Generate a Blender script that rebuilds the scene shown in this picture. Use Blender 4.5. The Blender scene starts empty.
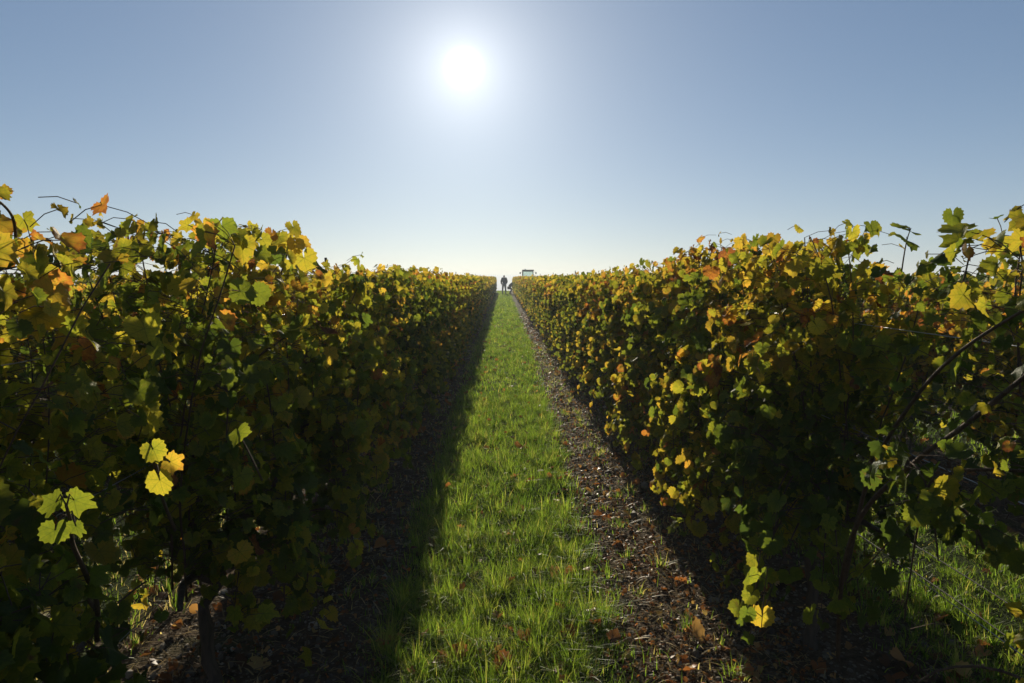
import bpy, math, random
import numpy as np
from mathutils import Vector, Matrix, noise

# ------------------------------------------------------------------ scene, camera, world, sun
scene = bpy.context.scene
COL = scene.collection
R = math.radians

F_PX = 683.0
EYE = 1.55
cam_data = bpy.data.cameras.new("camera")
cam_data.sensor_width = 36.0
cam_data.lens = 36.0 * F_PX / 1024.0
cam_data.clip_start = 0.05
cam_data.clip_end = 40000.0
cam = bpy.data.objects.new("camera", cam_data)
COL.objects.link(cam)
PITCH, YAW = 5.4, 0.75                      # degrees down, degrees to the right
cam.location = (0, 0, EYE)
cam.rotation_euler = (R(90 - PITCH), 0, R(-YAW))
scene.camera = cam

SUN_EL, SUN_AZ = 16.4, -3.15                # azimuth measured from +Y, negative = to the left
sun_dir = Vector((math.sin(R(SUN_AZ)) * math.cos(R(SUN_EL)), math.cos(R(SUN_AZ)) * math.cos(R(SUN_EL)), math.sin(R(SUN_EL))))

world = bpy.data.worlds.new("World")
scene.world = world
world.use_nodes = True
nt = world.node_tree
nt.nodes.clear()
def wn(t, **k):
    n = nt.nodes.new(t)
    for a, b in k.items(): setattr(n, a, b)
    return n
out = wn('ShaderNodeOutputWorld')
bg = wn('ShaderNodeBackground'); bg.inputs['Strength'].default_value = 0.10
sky = wn('ShaderNodeTexSky'); sky.sky_type = 'NISHITA'; sky.sun_disc = False
sky.sun_elevation = R(SUN_EL); sky.sun_rotation = R(SUN_AZ)
sky.altitude = 150; sky.air_density = 1.0; sky.dust_density = 0.35; sky.ozone_density = 1.6
gam = wn('ShaderNodeGamma'); gam.inputs['Gamma'].default_value = 0.58
tin = wn('ShaderNodeVectorMath', operation='MULTIPLY'); tin.inputs[1].default_value = (0.84, 1.055, 1.36)
nt.links.new(sky.outputs[0], gam.inputs['Color']); nt.links.new(gam.outputs[0], tin.inputs[0])
tin2 = wn('ShaderNodeVectorMath', operation='SCALE'); nt.links.new(tin.outputs[0], tin2.inputs[0])
nt.links.new(tin2.outputs[0], bg.inputs['Color'])
# the sun itself and the bright air round it, laid out by direction
geo = wn('ShaderNodeTexCoord')
dot = wn('ShaderNodeVectorMath', operation='DOT_PRODUCT'); dot.inputs[1].default_value = sun_dir
nrm = wn('ShaderNodeVectorMath', operation='NORMALIZE')
nt.links.new(geo.outputs['Generated'], nrm.inputs[0]); nt.links.new(nrm.outputs[0], dot.inputs[0])
ac = wn('ShaderNodeMath', operation='ARCCOSINE'); nt.links.new(dot.outputs['Value'], ac.inputs[0])
# away from the sun the sky is deeper and darker
fall_ = wn('ShaderNodeMapRange', interpolation_type='SMOOTHSTEP'); nt.links.new(ac.outputs[0], fall_.inputs['Value'])
for a_, b_ in (('From Min', R(42)), ('From Max', R(95)), ('To Min', 1.0), ('To Max', 0.90)): fall_.inputs[a_].default_value = b_
nt.links.new(fall_.outputs['Result'], tin2.inputs['Scale'])
def expo(scale_deg, power, amp):
    a = wn('ShaderNodeMath', operation='DIVIDE'); nt.links.new(ac.outputs[0], a.inputs[0]); a.inputs[1].default_value = R(scale_deg)
    p = wn('ShaderNodeMath', operation='POWER'); nt.links.new(a.outputs[0], p.inputs[0]); p.inputs[1].default_value = power
    m = wn('ShaderNodeMath', operation='MULTIPLY'); nt.links.new(p.outputs[0], m.inputs[0]); m.inputs[1].default_value = -1
    e = wn('ShaderNodeMath', operation='EXPONENT'); nt.links.new(m.outputs[0], e.inputs[0])
    s = wn('ShaderNodeMath', operation='MULTIPLY'); nt.links.new(e.outputs[0], s.inputs[0]); s.inputs[1].default_value = amp
    return s
g1, g2, g3 = expo(0.75, 2.0, 4.0), expo(3.4, 1.0, 0.62), expo(12.0, 1.0, 0.11)
ad = wn('ShaderNodeMath', operation='ADD'); nt.links.new(g1.outputs[0], ad.inputs[0]); nt.links.new(g2.outputs[0], ad.inputs[1])
ad2 = wn('ShaderNodeMath', operation='ADD'); nt.links.new(ad.outputs[0], ad2.inputs[0]); nt.links.new(g3.outputs[0], ad2.inputs[1])
bg2 = wn('ShaderNodeBackground'); bg2.inputs['Color'].default_value = (1.0, 0.97, 0.92, 1)
nt.links.new(ad2.outputs[0], bg2.inputs['Strength'])
ash = wn('ShaderNodeAddShader'); nt.links.new(bg.outputs[0], ash.inputs[0]); nt.links.new(bg2.outputs[0], ash.inputs[1])
# pale band of air low over the horizon
sx_ = wn('ShaderNodeSeparateXYZ'); nt.links.new(nrm.outputs[0], sx_.inputs[0])
ab_ = wn('ShaderNodeMath', operation='ABSOLUTE'); nt.links.new(sx_.outputs[2], ab_.inputs[0])
mu_ = wn('ShaderNodeMath', operation='MULTIPLY'); nt.links.new(ab_.outputs[0], mu_.inputs[0]); mu_.inputs[1].default_value = -1 / math.sin(R(6.5))
ex_ = wn('ShaderNodeMath', operation='EXPONENT'); nt.links.new(mu_.outputs[0], ex_.inputs[0])
m3_ = wn('ShaderNodeMath', operation='MULTIPLY'); nt.links.new(ex_.outputs[0], m3_.inputs[0]); nt.links.new(fall_.outputs['Result'], m3_.inputs[1])
m4_ = wn('ShaderNodeMath', operation='MULTIPLY'); nt.links.new(m3_.outputs[0], m4_.inputs[0]); m4_.inputs[1].default_value = 0.20
bg3 = wn('ShaderNodeBackground'); bg3.inputs['Color'].default_value = (0.93, 0.95, 1.0, 1); nt.links.new(m4_.outputs[0], bg3.inputs['Strength'])
ash2 = wn('ShaderNodeAddShader'); nt.links.new(ash.outputs[0], ash2.inputs[0]); nt.links.new(bg3.outputs[0], ash2.inputs[1])
nt.links.new(ash2.outputs[0], out.inputs['Surface'])

sl = bpy.data.lights.new("sun", 'SUN'); sl.energy = 5.0; sl.angle = R(0.5); sl.color = (1.0, 0.90, 0.70)
sun = bpy.data.objects.new("sun", sl); COL.objects.link(sun)
sun.rotation_euler = (-sun_dir).to_track_quat('-Z', 'Y').to_euler()

scene.view_settings.view_transform = 'Standard'
scene.view_settings.look = 'None'
scene.view_settings.exposure = 0.18
scene.view_settings.gamma = 1.0
scene.view_settings.use_curve_mapping = False
scene.cycles.use_denoising = True
scene.cycles.max_bounces = 8
scene.cycles.diffuse_bounces = 4
scene.cycles.transmission_bounces = 6
scene.cycles.sample_clamp_indirect = 4.0

# ------------------------------------------------------------------ materials
def mat(name):
    m = bpy.data.materials.new(name); m.use_nodes = True
    m.node_tree.nodes.clear()
    return m, m.node_tree
class NT:
    """small node helper"""
    def __init__(s, t): s.t = t
    def n(s, ty, ins=None, **k):
        n = s.t.nodes.new(ty)
        for a, b in k.items(): setattr(n, a, b)
        for a, b in (ins or {}).items():
            if isinstance(b, bpy.types.NodeSocket): s.t.links.new(b, n.inputs[a])
            else: n.inputs[a].default_value = b
        return n
    def m(s, op, a, b=0.0, c=None, clamp=False):
        d = {0: a, 1: b}
        if c is not None: d[2] = c
        return s.n('ShaderNodeMath', d, operation=op, use_clamp=clamp).outputs[0]
    def mix(s, f, a, b, blend='MIX'):
        n = s.t.nodes.new('ShaderNodeMix'); n.data_type = 'RGBA'; n.blend_type = blend
        for i, v in ((0, f), (6, a), (7, b)):
            if isinstance(v, bpy.types.NodeSocket): s.t.links.new(v, n.inputs[i])
            else: n.inputs[i].default_value = v if i == 0 or len(v) == 4 else (*v, 1)
        return n.outputs[2]
    def ramp(s, f, stops, interp='LINEAR'):
        n = s.n('ShaderNodeValToRGB', {0: f}); cr = n.color_ramp; cr.interpolation = interp
        while len(cr.elements) < len(stops): cr.elements.new(0.5)
        for e, (p, c) in zip(cr.elements, stops): e.position = p; e.color = (*c, 1)
        return n.outputs[0]
    def noise(s, scale, detail=3, rough=.5, vec=None, dist=0.0):
        d = {'Scale': scale, 'Detail': detail, 'Roughness': rough, 'Distortion': dist}
        if vec is not None: d['Vector'] = vec
        return s.n('ShaderNodeTexNoise', d)

def leaf_material():
    m, t = mat("vine_leaf"); k = NT(t)
    at = k.n('ShaderNodeAttribute', attribute_name='tint'); sep = k.n('ShaderNodeSeparateColor', {0: at.outputs['Color']})
    tone, bright, edge = sep.outputs[0], sep.outputs[1], sep.outputs[2]
    uv = k.n('ShaderNodeAttribute', attribute_name='leafuv'); xyz = k.n('ShaderNodeSeparateXYZ', {0: uv.outputs['Vector']})
    lx, ly = k.m('ABSOLUTE', xyz.outputs[0]), xyz.outputs[1]
    rad = k.m('SQRT', k.m('ADD', k.m('MULTIPLY', lx, lx), k.m('MULTIPLY', ly, ly)))
    dmin = None
    for a in (0.0, 52.0, 108.0):
        d = k.m('ABSOLUTE', k.m('SUBTRACT', k.m('MULTIPLY', lx, math.cos(R(a))), k.m('MULTIPLY', ly, math.sin(R(a)))))
        dmin = d if dmin is None else k.m('MINIMUM', dmin, d)
    # secondary veins: herringbone off the main ones
    w = k.m('SINE', k.m('ADD', k.m('MULTIPLY', rad, 34.0), k.m('MULTIPLY', dmin, -38.0)))
    sec = k.m('MULTIPLY', k.m('SUBTRACT', w, 0.75, clamp=True), 1.6)
    vein = k.m('SUBTRACT', 1.0, k.m('DIVIDE', dmin, 0.03), clamp=True)
    vein = k.m('MAXIMUM', vein, sec)
    nz = k.noise(5.0, 4, .6, vec=uv.outputs['Vector'])
    geo = k.n('ShaderNodeNewGeometry')
    nz2 = k.noise(38.0, 3, .6, vec=geo.outputs['Position'])
    # tone drifts yellower toward the rim and between veins
    tone2 = k.m('ADD', tone, k.m('MULTIPLY', k.m('SUBTRACT', nz.outputs[0], 0.5), 0.30))
    tone2 = k.m('ADD', tone2, k.m('MULTIPLY', k.m('MULTIPLY', rad, rad), k.m('MULTIPLY', edge, 0.28)))
    tone2 = k.m('SUBTRACT', tone2, k.m('MULTIPLY', vein, 0.06), clamp=True)
    base = k.ramp(tone2, [(0.0, (.024, .040, .008)), (.28, (.048, .070, .009)), (.48, (.105, .120, .012)), (.64, (.200, .170, .016)),
                          (.80, (.28, .185, .022)), (.91, (.24, .095, .018)), (1.0, (.12, .042, .014))])
    spot = k.m('MULTIPLY', k.m('SUBTRACT', nz2.outputs[0], 0.60, clamp=True), k.m('MULTIPLY', edge, 9.0), clamp=True)
    base = k.mix(spot, base, (.09, .045, .018))
    br = k.m('ADD', 0.78, k.m('MULTIPLY', bright, 0.76))
    base = k.mix(1.0, base, k.n('ShaderNodeCombineColor', {0: br, 1: br, 2: br}).outputs[0], 'MULTIPLY')
    refl = k.mix(k.m('MULTIPLY', vein, 0.30), base, (.16, .17, .05))
    tr = k.mix(1.0, base, (2.55, 2.45, 1.9), 'MULTIPLY')
    tr = k.mix(k.m('MULTIPLY', vein, 0.42), tr, (.05, .06, .01))
    bump = k.n('ShaderNodeBump', {'Strength': 0.35, 'Distance': 0.004, 'Height': k.m('SUBTRACT', nz.outputs[0], k.m('MULTIPLY', vein, 0.6))})
    dif = k.n('ShaderNodeBsdfDiffuse', {'Color': refl, 'Normal': bump.outputs[0]})
    trn = k.n('ShaderNodeBsdfTranslucent', {'Color': tr})
    glo = k.n('ShaderNodeBsdfGlossy', {'Color': (1, 1, 1, 1), 'Roughness': 0.42, 'Normal': bump.outputs[0]})
    mx = k.n('ShaderNodeMixShader', {0: 0.50, 1: dif.outputs[0], 2: trn.outputs[0]})
    lw = k.n('ShaderNodeLayerWeight', {0: 0.5})
    gf = k.m('ADD', 0.008, k.m('MULTIPLY', k.m('POWER', lw.outputs['Facing'], 3.0), 0.022))
    mx2 = k.n('ShaderNodeMixShader', {0: gf, 1: mx.outputs[0], 2: glo.outputs[0]})
    k.n('ShaderNodeOutputMaterial', {0: mx2.outputs[0]})
    return m
M_LEAF = leaf_material()

def blade_material(name, stops, trans=0.5, gain=1.8, gloss=.08):
    m, t = mat(name); k = NT(t)
    at = k.n('ShaderNodeAttribute', attribute_name='tint'); sep = k.n('ShaderNodeSeparateColor', {0: at.outputs['Color']})
    base = k.ramp(sep.outputs[0], stops)
    br = k.m('ADD', 0.6, k.m('MULTIPLY', sep.outputs[1], 0.8))
    base = k.mix(1.0, base, k.n('ShaderNodeCombineColor', {0: br, 1: br, 2: br}).outputs[0], 'MULTIPLY')
    dif = k.n('ShaderNodeBsdfDiffuse', {'Color': base})
    trn = k.n('ShaderNodeBsdfTranslucent', {'Color': k.mix(1.0, base, (gain, gain, gain * .7), 'MULTIPLY')})
    glo = k.n('ShaderNodeBsdfGlossy', {'Color': (1, 1, 1, 1), 'Roughness': 0.4})
    mx = k.n('ShaderNodeMixShader', {0: trans, 1: dif.outputs[0], 2: trn.outputs[0]})
    lw = k.n('ShaderNodeLayerWeight', {0: 0.5})
    gf = k.m('ADD', 0.01, k.m('MULTIPLY', k.m('POWER', lw.outputs['Facing'], 4.0), gloss))
    mx2 = k.n('ShaderNodeMixShader', {0: gf, 1: mx.outputs[0], 2: glo.outputs[0]})
    k.n('ShaderNodeOutputMaterial', {0: mx2.outputs[0]})
    return m
M_GRASS = blade_material("grass_blade", [(0, (.046, .088, .011)), (.40, (.100, .165, .018)), (.78, (.20, .26, .034)), (.9, (.30, .25, .08)), (1, (.40, .32, .16))], .60, 2.1)
M_STRAW = blade_material("dry_straw", [(0, (.09, .06, .03)), (.5, (.22, .155, .075)), (1, (.42, .32, .17))], 0.3, 1.3, gloss=.03)
M_LITTER = blade_material("dead_leaf", [(0, (.06, .034, .018)), (.45, (.16, .072, .030)), (.75, (.32, .115, .035)), (1, (.38, .26, .10))], 0.35, 1.8)

def bark_material(name, a, b, scale=30):
    m, t = mat(name); k = NT(t)
    tc = k.n('ShaderNodeTexCoord'); mp = k.n('ShaderNodeMapping', {'Vector': tc.outputs['Object'], 'Scale': (1, 1, .18)})
    nz = k.noise(scale, 6, .65, vec=mp.outputs[0], dist=.6)
    col = k.ramp(nz.outputs[0], [(.3, a), (.7, b)])
    bump = k.n('ShaderNodeBump', {'Strength': .9, 'Distance': .01, 'Height': nz.outputs[0]})
    p = k.n('ShaderNodeBsdfPrincipled', {'Base Color': col, 'Roughness': .85, 'Normal': bump.outputs[0]})
    k.n('ShaderNodeOutputMaterial', {0: p.outputs[0]})
    return m
M_BARK = bark_material("vine_bark", (.030, .020, .014), (.12, .085, .06))
M_CANE = bark_material("vine_cane", (.045, .026, .014), (.13, .075, .038), 60)

def plain(name, col, rough=.5, metal=0.0, var=.15, scale=12, **kw):
    m, t = mat(name); k = NT(t)
    nz = k.noise(scale, 4, .6)
    c2 = tuple(max(0, c * (1 - var)) for c in col); c3 = tuple(c * (1 + var) for c in col)
    base = k.ramp(nz.outputs[0], [(.3, c2), (.7, c3)])
    d = {'Base Color': base, 'Roughness': rough, 'Metallic': metal}; d.update(kw)
    p = k.n('ShaderNodeBsdfPrincipled', d)
    k.n('ShaderNodeOutputMaterial', {0: p.outputs[0]})
    return m
M_STEEL = plain("galvanised_steel", (.35, .35, .34), .38, .9)
M_DARKWIRE = plain("old_wire", (.05, .045, .04), .6, .4)
M_WOODPOST = bark_material("post_wood", (.09, .07, .05), (.25, .20, .15), 40)

def soil_material(name, kind):
    m, t = mat(name); k = NT(t)
    geo = k.n('ShaderNodeNewGeometry'); pos = geo.outputs['Position']
    a = k.noise(1.3, 5, .6, vec=pos); b = k.noise(22, 6, .7, vec=pos); c = k.noise(140, 3, .7, vec=pos)
    vor = k.n('ShaderNodeTexVoronoi', {'Vector': pos, 'Scale': 65.0, 'Randomness': 1.0})
    if kind == 'soil':
        base = k.ramp(b.outputs[0], [(.30, (.040, .029, .018)), (.5, (.095, .068, .044)), (.7, (.175, .135, .092))])
        stone = k.m('MULTIPLY', k.m('GREATER_THAN', k.n('ShaderNodeSeparateColor', {0: vor.outputs['Color']}).outputs[0], .80), k.m('LESS_THAN', vor.outputs['Distance'], .45))
        base = k.mix(k.m('MULTIPLY', stone, .7), base, (.28, .24, .18))
        green = k.m('MULTIPLY', k.m('SUBTRACT', a.outputs[0], .56, clamp=True), 4.0, clamp=True)
        base = k.mix(green, base, (.06, .085, .022))
    elif kind == 'turf':
        base = k.ramp(b.outputs[0], [(.3, (.022, .034, .010)), (.6, (.045, .060, .016)), (.8, (.09, .08, .04))])
    else:
        base = k.ramp(a.outputs[0], [(.3, (.07, .10, .03)), (.5, (.14, .13, .05)), (.7, (.20, .17, .09))])
    h = k.m('ADD', k.m('MULTIPLY', b.outputs[0], 1.0), k.m('ADD', k.m('MULTIPLY', c.outputs[0], .35), k.m('MULTIPLY', vor.outputs['Distance'], -.5)))
    bump = k.n('ShaderNodeBump', {'Strength': 1.0, 'Distance': .03, 'Height': h})
    p = k.n('ShaderNodeBsdfPrincipled', {'Base Color': base, 'Roughness': 1.0, 'Normal': bump.outputs[0], 'Specular IOR Level': .05})
    k.n('ShaderNodeOutputMaterial', {0: p.outputs[0]})
    return m
M_SOIL = soil_material("chalky_soil", 'soil'); M_TURF = soil_material("turf", 'turf')

# ------------------------------------------------------------------ object helpers
def tag(o, label=None, cat=None, group=None, kind=None):
    if label: o['label'] = label
    if cat: o['category'] = cat
    if group: o['group'] = group
    if kind: o['kind'] = kind
    return o
def link(name, me, parent=None, loc=(0, 0, 0)):
    o = bpy.data.objects.new(name, me); COL.objects.link(o); o.location = loc
    if parent is not None: o.parent = parent
    return o
def empty(name, loc, rz=0.0):
    o = bpy.data.objects.new(name, None); COL.objects.link(o)
    o.location = loc; o.rotation_euler = (0, 0, rz); o.empty_display_size = .2
    return o

class MB:
    """collects numpy vertex / face blocks into one mesh"""
    def __init__(s): s.v = []; s.f3 = []; s.f4 = []; s.n = 0; s.tint = []; s.uv = []; s.m3 = []; s.m4 = []
    def add(s, v, f3=None, f4=None, tint=None, uv=None, mi=0):
        v = np.asarray(v, float).reshape(-1, 3)
        s.v.append(v)
        if f3 is not None and len(f3): f3 = np.asarray(f3, int).reshape(-1, 3) + s.n; s.f3.append(f3); s.m3.append(np.full(len(f3), mi))
        if f4 is not None and len(f4): f4 = np.asarray(f4, int).reshape(-1, 4) + s.n; s.f4.append(f4); s.m4.append(np.full(len(f4), mi))
        s.tint.append(np.zeros((len(v), 3)) + (0.5 if tint is None else tint))
        s.uv.append(np.zeros((len(v), 3)) if uv is None else uv)
        s.n += len(v)
    def tube(s, pts, rad, sides=6, mi=0, cap=True, tint=None):
        pts = np.asarray(pts, float); n = len(pts); rad = np.broadcast_to(np.asarray(rad, float), (n,))
        tg = np.gradient(pts, axis=0); tg /= np.linalg.norm(tg, axis=1)[:, None] + 1e-9
        up = np.array([0, 0, 1.]) if abs(tg[0][2]) < .9 else np.array([1., 0, 0])
        vs = []; a = np.arange(sides) / sides * 2 * math.pi
        u = np.cross(tg[0], up); u /= np.linalg.norm(u)
        for i in range(n):
            u = u - tg[i] * np.dot(u, tg[i]); u /= np.linalg.norm(u) + 1e-9
            w = np.cross(tg[i], u)
            vs.append(pts[i] + rad[i] * (np.cos(a)[:, None] * u + np.sin(a)[:, None] * w))
        f = []
        for i in range(n - 1):
            for j in range(sides):
                k = (j + 1) % sides
                f.append((i * sides + j, i * sides + k, (i + 1) * sides + k, (i + 1) * sides + j))
        vs = np.concatenate(vs); f3 = []
        if cap:
            vs = np.concatenate([vs, pts[:1] - tg[:1] * rad[0] * .3, pts[-1:] + tg[-1:] * rad[-1] * .5]); c0 = n * sides
            for j in range(sides):
                k = (j + 1) % sides
                f3.append((c0, k, j)); f3.append((c0 + 1, (n - 1) * sides + j, (n - 1) * sides + k))
        s.add(vs, f3, f, mi=mi, tint=tint)
    def box(s, c, size, mi=0, rot=None, bev=0.0):
        c = np.asarray(c, float); h = np.asarray(size, float) / 2
        if bev <= 0:
            v = np.array([(x, y, z) for x in (-1, 1) for y in (-1, 1) for z in (-1, 1)]) * h
            f = [(0, 1, 3, 2), (4, 6, 7, 5), (0, 4, 5, 1), (2, 3, 7, 6), (0, 2, 6, 4), (1, 5, 7, 3)]
            if rot is not None: v = v @ np.array(rot).T
            s.add(v + c, None, f, mi=mi); return
        b = min(bev, *(h * .9)); V = []; 
        for x in (-1, 1):
            for y in (-1, 1):
                for z in (-1, 1):
                    V += [(x * h[0], y * (h[1] - b), z * (h[2] - b)), (x * (h[0] - b), y * h[1], z * (h[2] - b)), (x * (h[0] - b), y * (h[1] - b), z * h[2])]
        import bmesh
        bm = bmesh.new()
        for p in V: bm.verts.new(p)
        bmesh.ops.convex_hull(bm, input=bm.verts[:]); bm.verts.ensure_lookup_table(); bm.verts.index_update()
        vv = np.array([p.co[:] for p in bm.verts]); ff = [[q.index for q in t.verts] for t in bm.faces]; bm.free()
        if rot is not None: vv = vv @ np.array(rot).T
        s.add(vv + c, [f for f in ff if len(f) == 3], [f for f in ff if len(f) == 4], mi=mi)
    def mesh(s, name, mats, smooth=True):
        me = bpy.data.meshes.new(name)
        v = np.concatenate(s.v); f3 = np.concatenate(s.f3) if s.f3 else np.zeros((0, 3), int); f4 = np.concatenate(s.f4) if s.f4 else np.zeros((0, 4), int)
        me.vertices.add(len(v)); me.vertices.foreach_set('co', v.astype(np.float32).ravel())
        nl = f3.size + f4.size; me.loops.add(nl)
        me.loops.foreach_set('vertex_index', np.concatenate([f3.ravel(), f4.ravel()]).astype(np.int32))
        me.polygons.add(len(f3) + len(f4))
        st = np.concatenate([np.arange(len(f3)) * 3, f3.size + np.arange(len(f4)) * 4]).astype(np.int32)
        me.polygons.foreach_set('loop_start', st)
        me.polygons.foreach_set('material_index', np.concatenate([*s.m3, *s.m4]).astype(np.int32))
        me.polygons.foreach_set('use_smooth', np.full(len(f3) + len(f4), smooth))
        at = me.attributes.new('tint', 'FLOAT_COLOR', 'POINT')
        tc = np.concatenate([np.concatenate(s.tint), np.ones((len(v), 1))], 1); at.data.foreach_set('color', tc.astype(np.float32).ravel())
        au = me.attributes.new('leafuv', 'FLOAT_VECTOR', 'POINT'); au.data.foreach_set('vector', np.concatenate(s.uv).astype(np.float32).ravel())
        for m in (mats if isinstance(mats, (list, tuple)) else [mats]): me.materials.append(m)
        me.update(calc_edges=True)
        return me

# ------------------------------------------------------------------ leaves
LOBES = ([1.0, .84, .92, .78, .82, .70, .56, .10], [1.05, .66, .94, .56, .74, .52, .44, .06], [.94, .88, .90, .84, .84, .78, .66, .14])
def leaf_template(n, teeth=True, shape=0):
    """outline of a vine leaf: five lobes, toothed rim, notch at the stalk. Origin at the stalk, tip toward +y."""
    th = (np.arange(n) + .5) / n * 2 * math.pi - math.pi          # 0 = tip
    a = np.abs(np.degrees(th))
    r = np.interp(a, [0, 28, 50, 80, 108, 140, 165, 180], LOBES[shape])
    if teeth: r = r * (1 + .07 * np.where(np.arange(n) % 2 == 0, 1, -1))
    x, y = np.sin(th) * r, np.cos(th) * r
    return np.stack([x, y], 1)
def template(lod, shape=0):
    if lod == 0:
        o = leaf_template(32, True, shape); i = leaf_template(16, False, shape) * .5
        v = np.concatenate([[(0, 0)], i, o]); f3 = []
        for k in range(16):
            k2 = (k + 1) % 16
            if k != 15: f3.append((0, 1 + k, 1 + k2))
            a0, a1, a2 = 17 + 2 * k, 17 + (2 * k + 1), 17 + (2 * k + 2) % 32
            f3 += [(1 + k, a0, a1)]
            if k != 15: f3 += [(1 + k, a1, 1 + k2), (a1, a2, 1 + k2)]
        return v, np.array(f3)
    n = 14 if lod == 1 else 8
    o = leaf_template(n, lod == 1, shape); v = np.concatenate([[(0, 0)], o])
    return v, np.array([(0, 1 + k, 1 + (k + 1) % n) for k in range(n - 1)])
TEMPL = {(l, q): template(l, q) for l in (0, 1, 2) for q in (0, 1, 2)}

def add_leaves(mb, pos, tip, nor, size, tint, lod, rng, curl=1.0, flat=False, shape=None):
    """pos = where the stalk meets the blade"""
    n = len(pos)
    if n == 0: return
    if shape is None:
        w = rng.integers(0, 3, n)
        for q in (0, 1, 2):
            k = w == q
            add_leaves(mb, pos[k], tip[k], nor[k], size[k], tint[k], lod, rng, curl, flat, q)
        return
    tv, tf = TEMPL[(lod, shape)]
    tip = tip / (np.linalg.norm(tip, axis=1)[:, None] + 1e-9)
    nor = nor - tip * np.sum(nor * tip, 1)[:, None]; nor /= np.linalg.norm(nor, axis=1)[:, None] + 1e-9
    sd = np.cross(tip, nor)
    x = tv[None, :, 0] * rng.uniform(.85, 1.12, (n, 1)); y = tv[None, :, 1] + np.zeros((n, 1))
    r2 = x * x + y * y; th = np.arctan2(x, y)
    fold = rng.normal(.16, .16, (n, 1)) * curl; droop = rng.normal(.22, .18, (n, 1)) * curl
    ph = rng.uniform(0, 6.28, (n, 1)); rip = rng.uniform(.03, .16, (n, 1)) * curl
    cup = rng.normal(0, .12, (n, 1)) * curl
    z = fold * np.abs(x) - droop * y * np.abs(y) + rip * np.sin(th * 3 + ph) * r2 + rip * .5 * np.sin(th * 7 + ph * 2) * r2 + cup * r2
    roll = rng.uniform(-.25, .25, (n, 1)) * curl
    z = z + roll * x * y
    s = size[:, None] * .56
    P = pos[:, None, :] + (x * s)[..., None] * sd[:, None, :] + (y * s)[..., None] * tip[:, None, :] + (z * s)[..., None] * nor[:, None, :]
    V = len(tv)
    f = (tf[None] + (np.arange(n) * V)[:, None, None]).reshape(-1, 3)
    uv = np.stack([np.broadcast_to(tv[None, :, 0], (n, V)), np.broadcast_to(tv[None, :, 1], (n, V)), np.zeros((n, V)) + rng.uniform(0, 9, (n, 1))], -1)
    mb.add(P.reshape(-1, 3), f, tint=np.repeat(tint, V, 0), uv=uv.reshape(-1, 3))

def shoot_curve(p0, d0, length, n, rng, grav=0.0, wob=.05):
    p = np.array(p0, float); d = np.array(d0, float); d /= np.linalg.norm(d); st = length / n; pts = [p.copy()]
    for i in range(n):
        d = d + rng.normal(0, wob, 3) + np.array([0, 0, -grav * (i / n)]); d /= np.linalg.norm(d)
        p = p + d * st; pts.append(p.copy())
    return np.array(pts)

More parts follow.
